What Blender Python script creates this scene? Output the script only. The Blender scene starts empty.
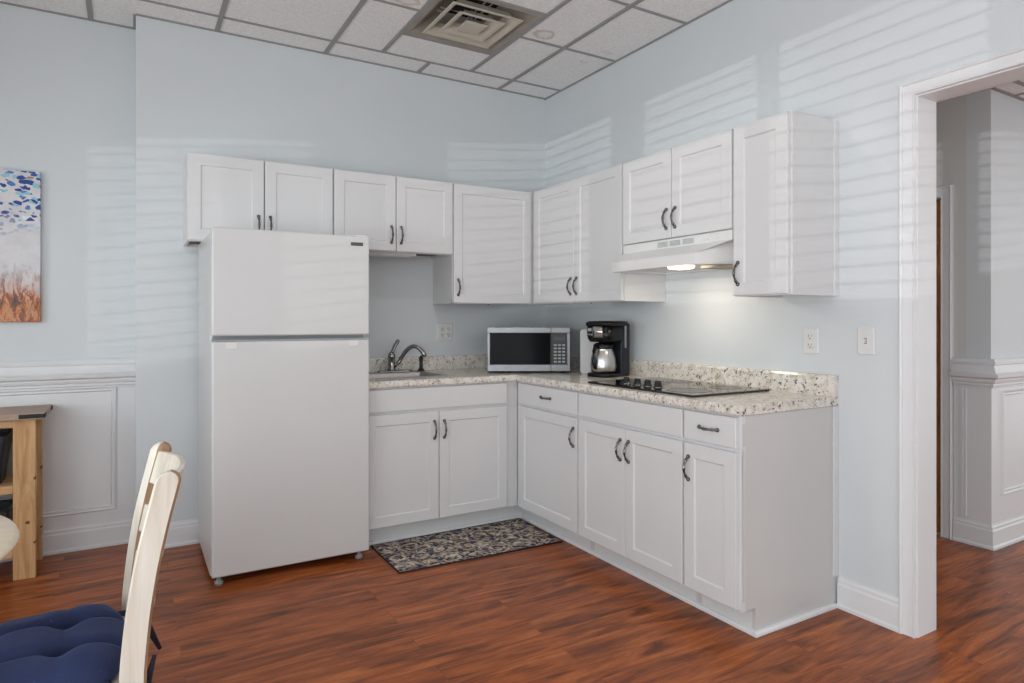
import bpy, bmesh, math, random
from math import sin, cos, pi, radians as R
from mathutils import Vector, Matrix
random.seed(4)
COL = bpy.context.scene.collection

# ------------------------------------------------------------------ materials
def srgb(r, g, b):
    f = lambda c: (c/255/12.92) if c/255 <= .04045 else ((c/255+.055)/1.055)**2.4
    return (f(r), f(g), f(b), 1)

class NT:
    def __init__(s, name):
        s.m = bpy.data.materials.new(name); s.m.use_nodes = True
        s.n = s.m.node_tree.nodes; s.l = s.m.node_tree.links
        s.b = s.n['Principled BSDF']
    def add(s, t, **kw):
        n = s.n.new(t)
        for k, v in kw.items():
            if k in n.inputs: n.inputs[k].default_value = v
            else: setattr(n, k, v)
        return n
    def link(s, a, b): s.l.new(a, b)
    def coord(s, scale=(1, 1, 1), rot=(0, 0, 0), kind='Object'):
        tc = s.add('ShaderNodeTexCoord'); mp = s.add('ShaderNodeMapping')
        mp.inputs['Scale'].default_value = scale; mp.inputs['Rotation'].default_value = rot
        s.link(tc.outputs[kind], mp.inputs['Vector']); return mp.outputs['Vector']
    def noise(s, vec, scale, detail=4, rough=.5, dist=0):
        n = s.add('ShaderNodeTexNoise'); n.inputs['Scale'].default_value = scale
        n.inputs['Detail'].default_value = detail; n.inputs['Roughness'].default_value = rough
        n.inputs['Distortion'].default_value = dist
        s.link(vec, n.inputs['Vector']); return n.outputs['Fac']
    def voro(s, vec, scale, feature='F1', out='Distance', rnd=1):
        n = s.add('ShaderNodeTexVoronoi'); n.feature = feature
        n.inputs['Scale'].default_value = scale; n.inputs['Randomness'].default_value = rnd
        s.link(vec, n.inputs['Vector']); return n.outputs[out]
    def ramp(s, fac, stops, interp='LINEAR'):
        n = s.add('ShaderNodeValToRGB'); cr = n.color_ramp; cr.interpolation = interp
        while len(cr.elements) < len(stops): cr.elements.new(.5)
        for e, (p, c) in zip(cr.elements, stops):
            e.position = p; e.color = c if len(c) == 4 else (*c, 1)
        s.link(fac, n.inputs['Fac']); return n.outputs['Color']
    def mix(s, fac, a, b, mode='MIX'):
        n = s.add('ShaderNodeMix'); n.data_type = 'RGBA'; n.blend_type = mode
        for v, i in ((fac, 0), (a, 6), (b, 7)):
            if hasattr(v, 'links') or isinstance(v, bpy.types.NodeSocket): s.link(v, n.inputs[i])
            else: n.inputs[i].default_value = v
        return n.outputs[2]
    def math(s, op, a, b=0.0):
        n = s.add('ShaderNodeMath'); n.operation = op
        for i, v in enumerate((a, b)):
            if isinstance(v, bpy.types.NodeSocket): s.link(v, n.inputs[i])
            else: n.inputs[i].default_value = v
        return n.outputs[0]
    def sep(s, vec):
        n = s.add('ShaderNodeSeparateXYZ'); s.link(vec, n.inputs[0]); return n.outputs
    def bump(s, h, strength=.2, dist=.01):
        n = s.add('ShaderNodeBump'); n.inputs['Strength'].default_value = strength
        n.inputs['Distance'].default_value = dist
        s.link(h, n.inputs['Height']); s.link(n.outputs[0], s.b.inputs['Normal'])
    def color(s, c): s.link(c, s.b.inputs['Base Color']) if isinstance(c, bpy.types.NodeSocket) else setattr(s.b.inputs['Base Color'], 'default_value', c)

def pbr(name, col, rough=.5, metal=0, var=.0, nscale=8, spec=.5, bump=0, bscale=200, coat=0):
    t = NT(name); t.b.inputs['Roughness'].default_value = rough; t.b.inputs['Metallic'].default_value = metal
    t.b.inputs['Specular IOR Level'].default_value = spec
    if coat: t.b.inputs['Coat Weight'].default_value = coat; t.b.inputs['Coat Roughness'].default_value = .08
    v = t.coord()
    n = t.noise(v, nscale, 3)
    lo = tuple(c*(1-var) for c in col[:3]) + (1,); hi = tuple(min(1, c*(1+var)) for c in col[:3]) + (1,)
    t.color(t.ramp(n, [(.3, lo), (.7, hi)]))
    if bump: t.bump(t.noise(v, bscale, 2), bump, .002)
    return t.m

M = {}
M['wall'] = pbr('pale_blue_wall_paint', srgb(212, 217, 220), .55, var=.012, nscale=2.5, bump=.12, bscale=160, spec=.4)
M['greywall'] = pbr('grey_wall_paint', srgb(208, 210, 208), .6, var=.015, nscale=2)
M['trim'] = pbr('white_trim_paint', srgb(226, 227, 229), .35, var=.008, nscale=4)
M['cab'] = pbr('white_cabinet_paint', srgb(217, 217, 218), .36, var=.008, nscale=3)
M['cabside'] = pbr('cabinet_side_laminate', srgb(203, 202, 201), .4, var=.01, nscale=3)
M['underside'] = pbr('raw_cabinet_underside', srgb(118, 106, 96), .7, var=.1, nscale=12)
M['fridge'] = pbr('fridge_white_enamel', srgb(211, 211, 211), .33, var=.006, nscale=3, bump=.05, bscale=500)
M['gasket'] = pbr('grey_gasket', srgb(160, 163, 166), .6)
M['black'] = pbr('black_plastic', srgb(22, 22, 24), .35, var=.1)
M['cmblack'] = pbr('coffee_maker_black_plastic', srgb(15, 15, 17), .3, var=.1, spec=.3)
M['matteblack'] = pbr('matte_black_iron', srgb(30, 30, 31), .6, var=.15, nscale=40)
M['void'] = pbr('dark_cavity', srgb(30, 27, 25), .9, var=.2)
M['pewter'] = pbr('dark_pewter', srgb(112, 110, 110), .22, 1, var=.25, nscale=90)
M['steel'] = pbr('brushed_steel', srgb(188, 186, 184), .28, 1, var=.05, nscale=60)
M['chrome'] = pbr('chrome', srgb(160, 158, 157), .12, 1, var=.02)
M['blackglass'] = pbr('black_glass', srgb(14, 13, 14), .06, var=.05, spec=.8)
M['navyplastic'] = pbr('dark_navy_plastic', srgb(26, 28, 38), .3, var=.06, spec=.3)
M['whiteplastic'] = pbr('white_plastic', srgb(222, 222, 221), .35, var=.01)
M['greyplastic'] = pbr('grey_plastic', srgb(150, 152, 155), .4, var=.05)
M['mwsteel'] = pbr('microwave_steel', srgb(120, 120, 122), .34, 1, var=.06, nscale=30)
M['mwglass'] = pbr('microwave_black_glass', srgb(3, 3, 4), .1, spec=.05, var=.05)
M['badge'] = pbr('grey_metal_badge', srgb(92, 93, 95), .35, .6, var=.08, nscale=150)
M['vent'] = pbr('soiled_beige_enamel', srgb(196, 189, 174), .5, var=.06, nscale=7)
M['ventdirty'] = pbr('dusty_grey_brown_enamel', srgb(156, 148, 138), .6, var=.14, nscale=9)
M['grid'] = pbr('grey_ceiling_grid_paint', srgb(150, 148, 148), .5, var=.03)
M['whitewash'] = pbr('whitewashed_wood', srgb(222, 217, 208), .45, var=.04, nscale=6)
M['hallwood'] = None

def m_ceiling():
    t = NT('mineral_fibre_ceiling_tile'); v = t.coord()
    n = t.noise(v, 55, 5, .75); sp = t.voro(v, 150)
    base = t.ramp(n, [(.3, srgb(228, 226, 225)), (.68, srgb(250, 249, 248))])
    pits = t.ramp(sp, [(.1, (.35, .34, .33)), (.26, (1, 1, 1))])
    c = t.mix(.55, base, pits, 'MULTIPLY')
    # water stains: rings with their own shapes
    xyz = t.sep(v)
    def stain(cx, cy, rx, ry, fac, c):
        dx = t.math('DIVIDE', t.math('SUBTRACT', xyz[0], cx), rx); dy = t.math('DIVIDE', t.math('SUBTRACT', xyz[1], cy), ry)
        d = t.math('SQRT', t.math('ADD', t.math('MULTIPLY', dx, dx), t.math('MULTIPLY', dy, dy)))
        d = t.math('ADD', d, t.math('MULTIPLY', t.math('SUBTRACT', t.noise(v, 20, 5, .7), .5), 1.1))
        m = t.ramp(d, [(0, (.06,)*3), (.45, (.12,)*3), (.72, (fac*.55,)*3), (.88, (fac*.35,)*3), (1, (0, 0, 0))])
        return t.mix(m, c, srgb(170, 138, 96))
    c = stain(-.605, -.905, .075, .065, .95, c)
    c = stain(-1.44, -.88, .09, .05, .8, c)
    c = stain(-.17, -.70, .035, .02, .5, c)
    c = stain(-.14, -.89, .05, .02, .4, c)
    t.color(c); t.b.inputs['Roughness'].default_value = .9
    t.bump(sp, .35, .004); return t.m
M['ceiling'] = m_ceiling()

def m_floor():
    t = NT('cherry_laminate_planks'); v = t.coord()
    br = t.add('ShaderNodeTexBrick'); t.link(v, br.inputs['Vector'])
    br.inputs['Scale'].default_value = 1; br.inputs['Brick Width'].default_value = 1.25; br.inputs['Row Height'].default_value = .125
    br.inputs['Mortar Size'].default_value = .0012; br.inputs['Mortar Smooth'].default_value = .3
    br.inputs['Color1'].default_value = (0, 0, 0, 1); br.inputs['Color2'].default_value = (1, 1, 1, 1); br.inputs['Mortar'].default_value = (.5, .5, .5, 1)
    br.offset = .37; br.inputs['Bias'].default_value = 0
    # per-plank shift of the grain
    off = t.add('ShaderNodeVectorMath'); off.operation = 'MULTIPLY_ADD'
    t.link(br.outputs['Color'], off.inputs[0]); off.inputs[1].default_value = (3.1, 5.7, 2.3); t.link(v, off.inputs[2])
    mp = t.add('ShaderNodeMapping'); mp.inputs['Scale'].default_value = (1.0, 7.5, 1); t.link(off.outputs[0], mp.inputs['Vector'])
    g1 = t.noise(mp.outputs[0], 2.2, 6, .62, .9)
    mp2 = t.add('ShaderNodeMapping'); mp2.inputs['Scale'].default_value = (1.0, 22, 1); t.link(off.outputs[0], mp2.inputs['Vector'])
    g2 = t.noise(mp2.outputs[0], 7, 6, .7, .5)
    c1 = t.ramp(g1, [(.28, srgb(84, 42, 22)), (.43, srgb(138, 72, 36)), (.56, srgb(176, 96, 48)), (.75, srgb(204, 124, 68))])
    c2 = t.ramp(g2, [(.34, (.42, .38, .36)), (.54, (1, 1, 1))])
    c = t.mix(.62, c1, c2, 'MULTIPLY')
    pl = t.ramp(br.outputs['Color'], [(0, (.87, .86, .85)), (1, (1.0, 1.0, 1.0))])
    c = t.mix(.8, c, pl, 'MULTIPLY')
    c = t.mix(t.math('MULTIPLY', br.outputs['Fac'], .45), c, srgb(62, 30, 20))
    t.color(c)
    rr = t.ramp(g2, [(.3, (.38,)*3), (.7, (.28,)*3)]); t.link(rr, t.b.inputs['Roughness'])
    t.b.inputs['Specular IOR Level'].default_value = .3
    t.bump(g2, .06, .003); return t.m
M['floor'] = m_floor()

def m_granite():
    t = NT('speckled_granite_laminate'); v = t.coord()
    n1 = t.noise(v, 26, 6, .7, .4)
    base = t.ramp(n1, [(.3, srgb(176, 160, 140)), (.44, srgb(216, 209, 199)), (.6, srgb(233, 230, 225)), (.75, srgb(204, 184, 158))])
    n2 = t.noise(v, 58, 4, .75, .3)
    dk = t.ramp(n2, [(.37, (1, 1, 1)), (.43, (0, 0, 0))])
    c = t.mix(dk, base, srgb(84, 78, 76))
    n3 = t.noise(v, 60, 3, .6, .6)
    tan = t.ramp(n3, [(.62, (0, 0, 0)), (.7, (1, 1, 1))])
    c = t.mix(tan, c, srgb(168, 134, 102))
    t.color(c); t.b.inputs['Roughness'].default_value = .17; return t.m
M['granite'] = m_granite()

KNOTS = [(.479, .271, .012), (.508, .172, .009), (.511, .482, .012), (-.46, .5, .012)]
def m_wood(name, lo, mid, hi, axis='Z', rough=.5, knots=False, scale=1):
    t = NT(name)
    sc = {'X': (1, 10, 10), 'Y': (10, 1, 10), 'Z': (10, 10, 1)}[axis]
    v = t.coord(sc); n = t.noise(v, 3*scale, 5, .6, 1.2)
    c = t.ramp(n, [(.3, lo), (.5, mid), (.72, hi)])
    if knots:
        v2 = t.coord(); q = t.sep(v2); k = None
        for kx, kz, kr in KNOTS:
            dx = t.math('MULTIPLY', t.math('SUBTRACT', q[0], kx), 1/kr); dz = t.math('MULTIPLY', t.math('SUBTRACT', q[2], kz), 1.25/kr)
            dd = t.math('ADD', t.math('MULTIPLY', dx, dx), t.math('MULTIPLY', dz, dz)); k = dd if k is None else t.math('MINIMUM', k, dd)
        kc = t.ramp(k, [(.3, (1, 1, 1)), (1, (0, 0, 0))])
        c = t.mix(kc, c, srgb(104, 58, 30))
    t.color(c); t.b.inputs['Roughness'].default_value = rough; t.bump(n, .08, .003); return t.m
M['pine'] = m_wood('knotty_pine', srgb(176, 130, 84), srgb(203, 160, 112), srgb(219, 180, 132), 'Z', .5, True)
M['pinerail'] = m_wood('pine_rail', srgb(176, 130, 84), srgb(203, 160, 112), srgb(219, 180, 132), 'X', .5)
M['greytop'] = m_wood('weathered_grey_brown_wood', srgb(150, 126, 110), srgb(172, 148, 131), srgb(188, 166, 150), 'X', .55)
M['cream'] = m_wood('cream_whitewashed_wood', srgb(192, 180, 162), srgb(213, 205, 192), srgb(224, 218, 208), 'Z', .42, scale=.6)
M['worn'] = m_wood('worn_bare_wood_edge', srgb(132, 102, 76), srgb(158, 126, 96), srgb(178, 148, 116), 'Z', .5)
M['tablewood'] = m_wood('pale_maple_tabletop', srgb(222, 204, 176), srgb(232, 216, 190), srgb(240, 228, 208), 'X', .32, scale=.6)
M['walnutdoor'] = m_wood('orange_brown_door_veneer', srgb(104, 62, 22), srgb(150, 98, 42), srgb(180, 124, 62), 'Z', .4, scale=1.5)

def m_cushion():
    t = NT('navy_velour'); v = t.coord(); n = t.noise(v, 9, 5, .6)
    c = t.ramp(n, [(.3, srgb(24, 35, 70)), (.7, srgb(36, 50, 92))])
    f = t.noise(v, 160, 2, .6); lint = t.ramp(f, [(.70, (0, 0, 0)), (.76, (.6, .6, .6))])
    c = t.mix(lint, c, srgb(105, 112, 140)); t.color(c)
    t.b.inputs['Roughness'].default_value = .85; t.b.inputs['Sheen Weight'].default_value = .35
    t.b.inputs['Sheen Tint'].default_value = srgb(110, 130, 190)
    t.bump(n, .15, .01); return t.m
M['cushion'] = m_cushion()
M['ribbon'] = pbr('navy_ribbon', srgb(22, 26, 44), .7, var=.1)

def m_rug():
    t = NT('damask_rug_weave'); v = t.coord()
    d = t.add('ShaderNodeTexNoise'); d.inputs['Scale'].default_value = 13; d.inputs['Detail'].default_value = 3; t.link(v, d.inputs['Vector'])
    off = t.add('ShaderNodeVectorMath'); off.operation = 'MULTIPLY_ADD'
    t.link(d.outputs['Color'], off.inputs[0]); off.inputs[1].default_value = (.09, .09, 0); t.link(v, off.inputs[2])
    vo = t.voro(off.outputs[0], 7.2, rnd=.35)
    petals = t.add('ShaderNodeMath'); petals.operation = 'SINE'
    t.link(t.math('MULTIPLY', vo, 26), petals.inputs[0])
    leaf = t.noise(off.outputs[0], 27, 4, .6, 1.2)
    e = t.voro(off.outputs[0], 7.2, 'DISTANCE_TO_EDGE', rnd=.35)
    tan = t.ramp(leaf, [(.36, srgb(96, 84, 78)), (.45, srgb(186, 162, 132)), (.58, srgb(206, 182, 150)), (.66, srgb(214, 208, 198))])
    navy = t.ramp(leaf, [(.42, srgb(24, 34, 58)), (.52, srgb(46, 62, 92)), (.6, srgb(160, 160, 160))])
    m1 = t.ramp(petals.outputs[0], [(.12, (0, 0, 0)), (.3, (1, 1, 1))])
    m2 = t.ramp(e, [(.02, (0, 0, 0)), (.06, (1, 1, 1))])
    m = t.mix(1.0, m1, m2, 'MULTIPLY'); m = t.mix(.22, m, t.ramp(leaf, [(.46, (0, 0, 0)), (.54, (1, 1, 1))]))
    t.color(t.mix(m, navy, tan)); t.b.inputs['Roughness'].default_value = .8
    t.bump(leaf, .3, .004); return t.m
M['rug'] = m_rug()

def m_painting():
    t = NT('abstract_oil_paint'); v = t.coord(); xyz = t.sep(v)
    n = t.noise(v, 9, 5, .6)
    base = t.ramp(n, [(.3, srgb(196, 196, 202)), (.6, srgb(218, 216, 218)), (.8, srgb(206, 200, 198))])
    vo = t.add('ShaderNodeTexVoronoi'); vo.inputs['Scale'].default_value = 38
    mp = t.add('ShaderNodeMapping'); mp.inputs['Scale'].default_value = (.75, 1, 1.5); mp.inputs['Rotation'].default_value = (0, .5, 0)
    dn = t.add('ShaderNodeTexNoise'); dn.inputs['Scale'].default_value = 16; dn.inputs['Detail'].default_value = 3; t.link(v, dn.inputs['Vector'])
    da = t.add('ShaderNodeVectorMath'); da.operation = 'MULTIPLY_ADD'; da.inputs[1].default_value = (.06, .06, .06); t.link(dn.outputs['Color'], da.inputs[0]); t.link(v, da.inputs[2])
    t.link(da.outputs[0], mp.inputs['Vector']); t.link(mp.outputs[0], vo.inputs['Vector'])
    r = t.sep(vo.outputs['Color'])
    dabs = t.ramp(r[0], [(0, srgb(32, 62, 140)), (.3, srgb(70, 120, 190)), (.5, srgb(140, 196, 214)), (.7, srgb(226, 232, 236)), (.88, srgb(40, 78, 160)), (.95, srgb(176, 124, 100))], 'CONSTANT')
    inside = t.ramp(vo.outputs['Distance'], [(.5, (1, 1, 1)), (.58, (0, 0, 0))])
    # z runs from 0 (bottom) to .79 (top)
    hz = t.math('ADD', xyz[2], t.math('MULTIPLY', t.math('SUBTRACT', n, .5), .25))
    up = t.ramp(hz, [(.46, (0, 0, 0)), (.56, (1, 1, 1))])
    pick = t.ramp(r[1], [(.0, (1, 1, 1)), (.86, (0, 0, 0))], 'CONSTANT')
    m = t.mix(1, t.mix(1, inside, up, 'MULTIPLY'), pick, 'MULTIPLY')
    c = t.mix(m, base, dabs)
    mp3 = t.add('ShaderNodeMapping'); mp3.inputs['Scale'].default_value = (1, 1, .35); t.link(v, mp3.inputs['Vector'])
    n2 = t.noise(mp3.outputs[0], 34, 6, .72, .8)
    h2 = t.math('ADD', xyz[2], t.math('MULTIPLY', t.math('SUBTRACT', n2, .5), .42))
    rust = t.ramp(n2, [(.36, srgb(66, 62, 68)), (.44, srgb(140, 84, 56)), (.5, srgb(190, 104, 50)), (.56, srgb(206, 150, 104)), (.64, srgb(128, 118, 118))])
    low = t.ramp(h2, [(.12, (1, 1, 1)), (.28, (0, 0, 0))])
    t.color(t.mix(low, c, rust)); t.b.inputs['Roughness'].default_value = .45
    t.bump(n2, .3, .004); return t.m
M['painting'] = m_painting()

def m_filter():
    t = NT('aluminium_mesh_filter'); v = t.coord((1, 1, 1), (0, 0, R(45)))
    c = t.add('ShaderNodeTexChecker'); c.inputs['Scale'].default_value = 160; t.link(v, c.inputs['Vector'])
    c.inputs['Color1'].default_value = srgb(186, 150, 104); c.inputs['Color2'].default_value = srgb(120, 88, 54)
    n = t.noise(v, 60, 3)
    t.color(t.mix(.4, c.outputs['Color'], t.ramp(n, [(.3, srgb(120, 88, 50)), (.7, srgb(214, 184, 140))])))
    t.b.inputs['Metallic'].default_value = .4; t.b.inputs['Roughness'].default_value = .45; return t.m
M['filter'] = m_filter()

def m_wicker():
    t = NT('black_woven_bin'); v = t.coord()
    w = t.add('ShaderNodeTexWave'); w.inputs['Scale'].default_value = 30; w.bands_direction = 'Z'; t.link(v, w.inputs['Vector'])
    t.color(t.ramp(w.outputs['Fac'], [(0, srgb(16, 17, 22)), (1, srgb(44, 46, 56))])); t.b.inputs['Roughness'].default_value = .45
    t.bump(w.outputs['Fac'], .4, .004); return t.m
M['wicker'] = m_wicker()

def emis(name, col, s):
    t = NT(name); t.b.inputs['Base Color'].default_value = col
    t.b.inputs['Emission Color'].default_value = col; t.b.inputs['Emission Strength'].default_value = s; return t.m
M['lens'] = emis('lit_warm_lens', srgb(255, 232, 196), 3)
M['troffer'] = emis('lit_ceiling_lens', srgb(255, 250, 242), 3)

def m_glass():
    t = NT('window_glass'); n = t.n; out = n['Material Output']
    tr = t.add('ShaderNodeBsdfTransparent'); gl = t.add('ShaderNodeBsdfGlossy'); gl.inputs['Roughness'].default_value = .02
    mx = t.add('ShaderNodeMixShader'); mx.inputs[0].default_value = .06
    t.link(tr.outputs[0], mx.inputs[1]); t.link(gl.outputs[0], mx.inputs[2]); t.link(mx.outputs[0], out.inputs['Surface']); return t.m
M['glass'] = m_glass()

# ------------------------------------------------------------------ mesh helpers
def V(*a): return Vector(a)
def box(bm, x0, x1, y0, y1, z0, z1, mi=0):
    vs = [bm.verts.new((x, y, z)) for x in (x0, x1) for y in (y0, y1) for z in (z0, z1)]
    fs = []
    for q in ((0, 1, 3, 2), (4, 6, 7, 5), (0, 4, 5, 1), (2, 3, 7, 6), (0, 2, 6, 4), (1, 5, 7, 3)):
        f = bm.faces.new([vs[i] for i in q]); f.material_index = mi; fs.append(f)
    return fs
def hexa(bm, b, t, mi=0):      # b, t: four corners each (bottom, top), same order
    vb = [bm.verts.new(p) for p in b]; vt = [bm.verts.new(p) for p in t]
    fs = [bm.faces.new(vb[::-1]), bm.faces.new(vt)]
    for i in range(4): fs.append(bm.faces.new((vb[i], vb[(i+1) % 4], vt[(i+1) % 4], vt[i])))
    for f in fs: f.material_index = mi
def tube(bm, pts, rad, seg=12, flat=1.0, up=V(0, 0, 1), cap=True, mi=0):
    pts = [Vector(p) for p in pts]; n = len(pts)
    rs = rad if isinstance(rad, (list, tuple)) else [rad]*n
    rings = []
    for i, p in enumerate(pts):
        t = (pts[min(i+1, n-1)] - pts[max(i-1, 0)]).normalized()
        a = t.cross(up)
        if a.length < 1e-3: a = t.cross(V(1, 0, 0))
        a.normalize(); b = a.cross(t).normalized()
        rings.append([bm.verts.new(p + a*cos(2*pi*k/seg)*rs[i] + b*sin(2*pi*k/seg)*rs[i]*flat) for k in range(seg)])
    for i in range(n-1):
        for k in range(seg):
            f = bm.faces.new((rings[i][k], rings[i][(k+1) % seg], rings[i+1][(k+1) % seg], rings[i+1][k])); f.smooth = True; f.material_index = mi
    if cap:
        bm.faces.new(rings[0][::-1]).material_index = mi; bm.faces.new(rings[-1]).material_index = mi
def lathe(bm, prof, c=(0, 0, 0), seg=32, axis='z', mi=0):
    c = Vector(c); rings = []
    for r, h in prof:
        ring = []
        for k in range(seg):
            a = 2*pi*k/seg
            o = {'z': V(r*cos(a), r*sin(a), h), 'y': V(r*cos(a), h, r*sin(a)), 'x': V(h, r*cos(a), r*sin(a))}[axis]
            ring.append(bm.verts.new(c+o))
        rings.append(ring)
    for i in range(len(rings)-1):
        for k in range(seg):
            f = bm.faces.new((rings[i][k], rings[i][(k+1) % seg], rings[i+1][(k+1) % seg], rings[i+1][k])); f.smooth = True; f.material_index = mi
    if prof[0][0] > 1e-5: bm.faces.new(rings[0]).material_index = mi
    if prof[-1][0] > 1e-5: bm.faces.new(rings[-1][::-1]).material_index = mi
def prism(bm, poly, axis, a, b, mi=0):   # poly in the two other axes
    def mk(p, h): return {'x': (h, p[0], p[1]), 'y': (p[0], h, p[1]), 'z': (p[0], p[1], h)}[axis]
    v0 = [bm.verts.new(mk(p, a)) for p in poly]; v1 = [bm.verts.new(mk(p, b)) for p in poly]
    fs = [bm.faces.new(v0), bm.faces.new(v1[::-1])]; n = len(poly)
    for i in range(n): fs.append(bm.faces.new((v0[i], v0[(i+1) % n], v1[(i+1) % n], v1[i])))
    for f in fs: f.material_index = mi
def make(name, bm, mats, parent=None, bev=0, seg=2, smooth=False, mat=None, wn=False):
    bmesh.ops.remove_doubles(bm, verts=bm.verts, dist=1e-6)
    if mat is not None: bmesh.ops.transform(bm, matrix=mat, verts=bm.verts)
    bmesh.ops.recalc_face_normals(bm, faces=bm.faces)
    me = bpy.data.meshes.new(name); bm.to_mesh(me); bm.free()
    for m in (mats if isinstance(mats, (list, tuple)) else [mats]): me.materials.append(M[m] if isinstance(m, str) else m)
    o = bpy.data.objects.new(name, me); COL.objects.link(o)
    if parent: o.parent = parent
    if smooth:
        for p in me.polygons: p.use_smooth = True
    if bev:
        b = o.modifiers.new('bevel', 'BEVEL'); b.width = bev; b.segments = seg; b.limit_method = 'ANGLE'; b.angle_limit = R(35)
        b.harden_normals = False
    return o
def BM(): return bmesh.new()
def thing(name, label, cat, loc=(0, 0, 0), rz=0, group=None):
    o = bpy.data.objects.new(name, None); o.empty_display_size = .1; COL.objects.link(o)
    o.location = loc; o.rotation_euler = (0, 0, rz); return tag(o, label, cat, group)
def tag(o, label, cat, group=None):
    o['label'] = label; o['category'] = cat
    if group: o['group'] = group
    return o
def struct(o, label=None):
    o['kind'] = 'structure'
    if label: o['label'] = label
    return o
def copy_tree(o, parent=None):
    c = o.copy(); COL.objects.link(c)
    if parent: c.parent = parent; c.matrix_parent_inverse = o.matrix_parent_inverse.copy()
    for ch in list(o.children): copy_tree(ch, c)
    return c

# ------------------------------------------------------------------ measures (metres; kitchen corner is the origin, room is x<0, y<0)
CZ = 2.89; LX = -4.3; JX = -2.638; REC = .2
YB = -7.0; DY0 = -2.649; DY1 = -4.45; DZ = 2.125; WT = .12
HX = 1.38; HY = -2.31; HZ = 2.51

# ------------------------------------------------------------------ room shell
bm = BM(); box(bm, LX-.15, 5.2, YB, 1.2, -.08, 0); struct(make('floor', bm, 'floor'))
def wallobj(name, boxes, mat='wall'):
    bm = BM()
    for b in boxes: box(bm, *b)
    return struct(make(name, bm, mat))
wallobj('wall_back', [(JX, WT, 0, REC+.15, 0, CZ), (LX-.15, JX, REC, REC+.15, 0, CZ)])
wallobj('wall_right', [(0, WT, DY0-.001+.012, 0, 0, CZ), (0, WT, DY1-.012, DY0+.011, DZ+.012, CZ), (0, WT, YB, DY1-.012, 0, CZ)])

# ceiling: one slab, its grid of bars, each bar row built in the same mesh
bm = BM(); box(bm, LX-.15, -1.318, YB, REC+.15, CZ+.004, CZ+.05); box(bm, -.738, WT, YB, REC+.15, CZ+.004, CZ+.05)
box(bm, -1.318, -.738, YB, -1.105, CZ+.004, CZ+.05); box(bm, -1.318, -.738, -.523, REC+.15, CZ+.004, CZ+.05)
ceil = struct(make('ceiling', bm, 'ceiling'))
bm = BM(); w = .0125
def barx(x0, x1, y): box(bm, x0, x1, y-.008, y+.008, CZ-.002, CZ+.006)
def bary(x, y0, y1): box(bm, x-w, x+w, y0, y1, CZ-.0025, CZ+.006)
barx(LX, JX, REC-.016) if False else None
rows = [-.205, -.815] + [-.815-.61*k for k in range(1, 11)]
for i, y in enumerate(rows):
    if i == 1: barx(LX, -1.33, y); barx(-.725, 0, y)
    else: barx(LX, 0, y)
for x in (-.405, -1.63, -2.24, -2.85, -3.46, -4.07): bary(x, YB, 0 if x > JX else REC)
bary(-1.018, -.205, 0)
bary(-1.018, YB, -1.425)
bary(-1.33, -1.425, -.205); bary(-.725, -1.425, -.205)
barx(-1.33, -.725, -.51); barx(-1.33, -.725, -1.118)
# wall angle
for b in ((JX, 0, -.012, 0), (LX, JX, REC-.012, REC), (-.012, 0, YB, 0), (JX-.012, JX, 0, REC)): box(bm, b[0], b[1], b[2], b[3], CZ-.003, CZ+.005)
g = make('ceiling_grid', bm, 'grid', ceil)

# hall beyond the doorway
wallobj('wall_hall', [(HX, HX+.12, HY+.12, -2.062, 0, HZ+.4), (HX, HX+.12, -2.062, -1.15, 2.0, HZ+.4), (HX, HX+.12, -1.15, 1.2, 0, HZ+.4),
                      (WT, HX+.12, 1.08, 1.2, 0, HZ+.4)], 'greywall')
wallobj('wall_hall_front', [(HX, 5.2, HY, HY+.12, 0, HZ+.4)], 'wall')
bm = BM(); box(bm, WT, 5.2, YB, 1.2, HZ, HZ+.05); hc = struct(make('ceiling_hall', bm, 'ceiling'))
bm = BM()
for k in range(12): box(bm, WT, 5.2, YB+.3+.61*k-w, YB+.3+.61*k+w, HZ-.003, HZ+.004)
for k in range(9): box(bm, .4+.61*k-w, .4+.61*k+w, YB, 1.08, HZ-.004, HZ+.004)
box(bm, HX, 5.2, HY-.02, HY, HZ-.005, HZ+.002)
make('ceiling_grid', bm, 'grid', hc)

def frame_back(y=0): return Matrix(((1, 0, 0, 0), (0, -1, 0, y), (0, 0, 1, 0), (0, 0, 0, 1)))      # (s,d,z)->(s, y-d, z)
def frame_right(x=0): return Matrix(((0, -1, 0, x), (-1, 0, 0, 0), (0, 0, 1, 0), (0, 0, 0, 1)))     # (s,d,z)->(x-d, -s, z)
def frame_jog(): return Matrix(((0, -1, 0, JX), (1, 0, 0, 0), (0, 0, 1, 0), (0, 0, 0, 1)))
def extr(bm, prof, s0, s1, m0=0, m1=0):   # prof list of (d,z); m = mitre slope of each end
    v0 = [bm.verts.new((s0+m0*d, d, z)) for d, z in prof]; v1 = [bm.verts.new((s1+m1*d, d, z)) for d, z in prof]
    n = len(prof); bm.faces.new(v0); bm.faces.new(v1[::-1])
    for i in range(n): bm.faces.new((v0[i], v0[(i+1) % n], v1[(i+1) % n], v1[i]))
BASE = [(0, 0), (.024, 0), (.024, .012), (.016, .02), (.016, .098), (.012, .106), (.012, .118), (.007, .128), (.007, .134), (0, .134)]
RAIL = [(0, .876), (.012, .876), (.014, .886), (.020, .890), (.020, .902), (.030, .906), (.034, .918), (.034, .926), (.056, .936), (.060, .952),
        (.040, .962), (.030, .985), (.026, 1.0), (.034, 1.008), (.036, 1.020), (.030, 1.028), (.024, 1.034), (0, 1.034)]
def trimobj(name, prof, s0, s1, fr, m0=0, m1=0):
    bm = BM(); extr(bm, prof, s0, s1, m0, m1); return struct(make(name, bm, 'trim', mat=fr))
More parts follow.
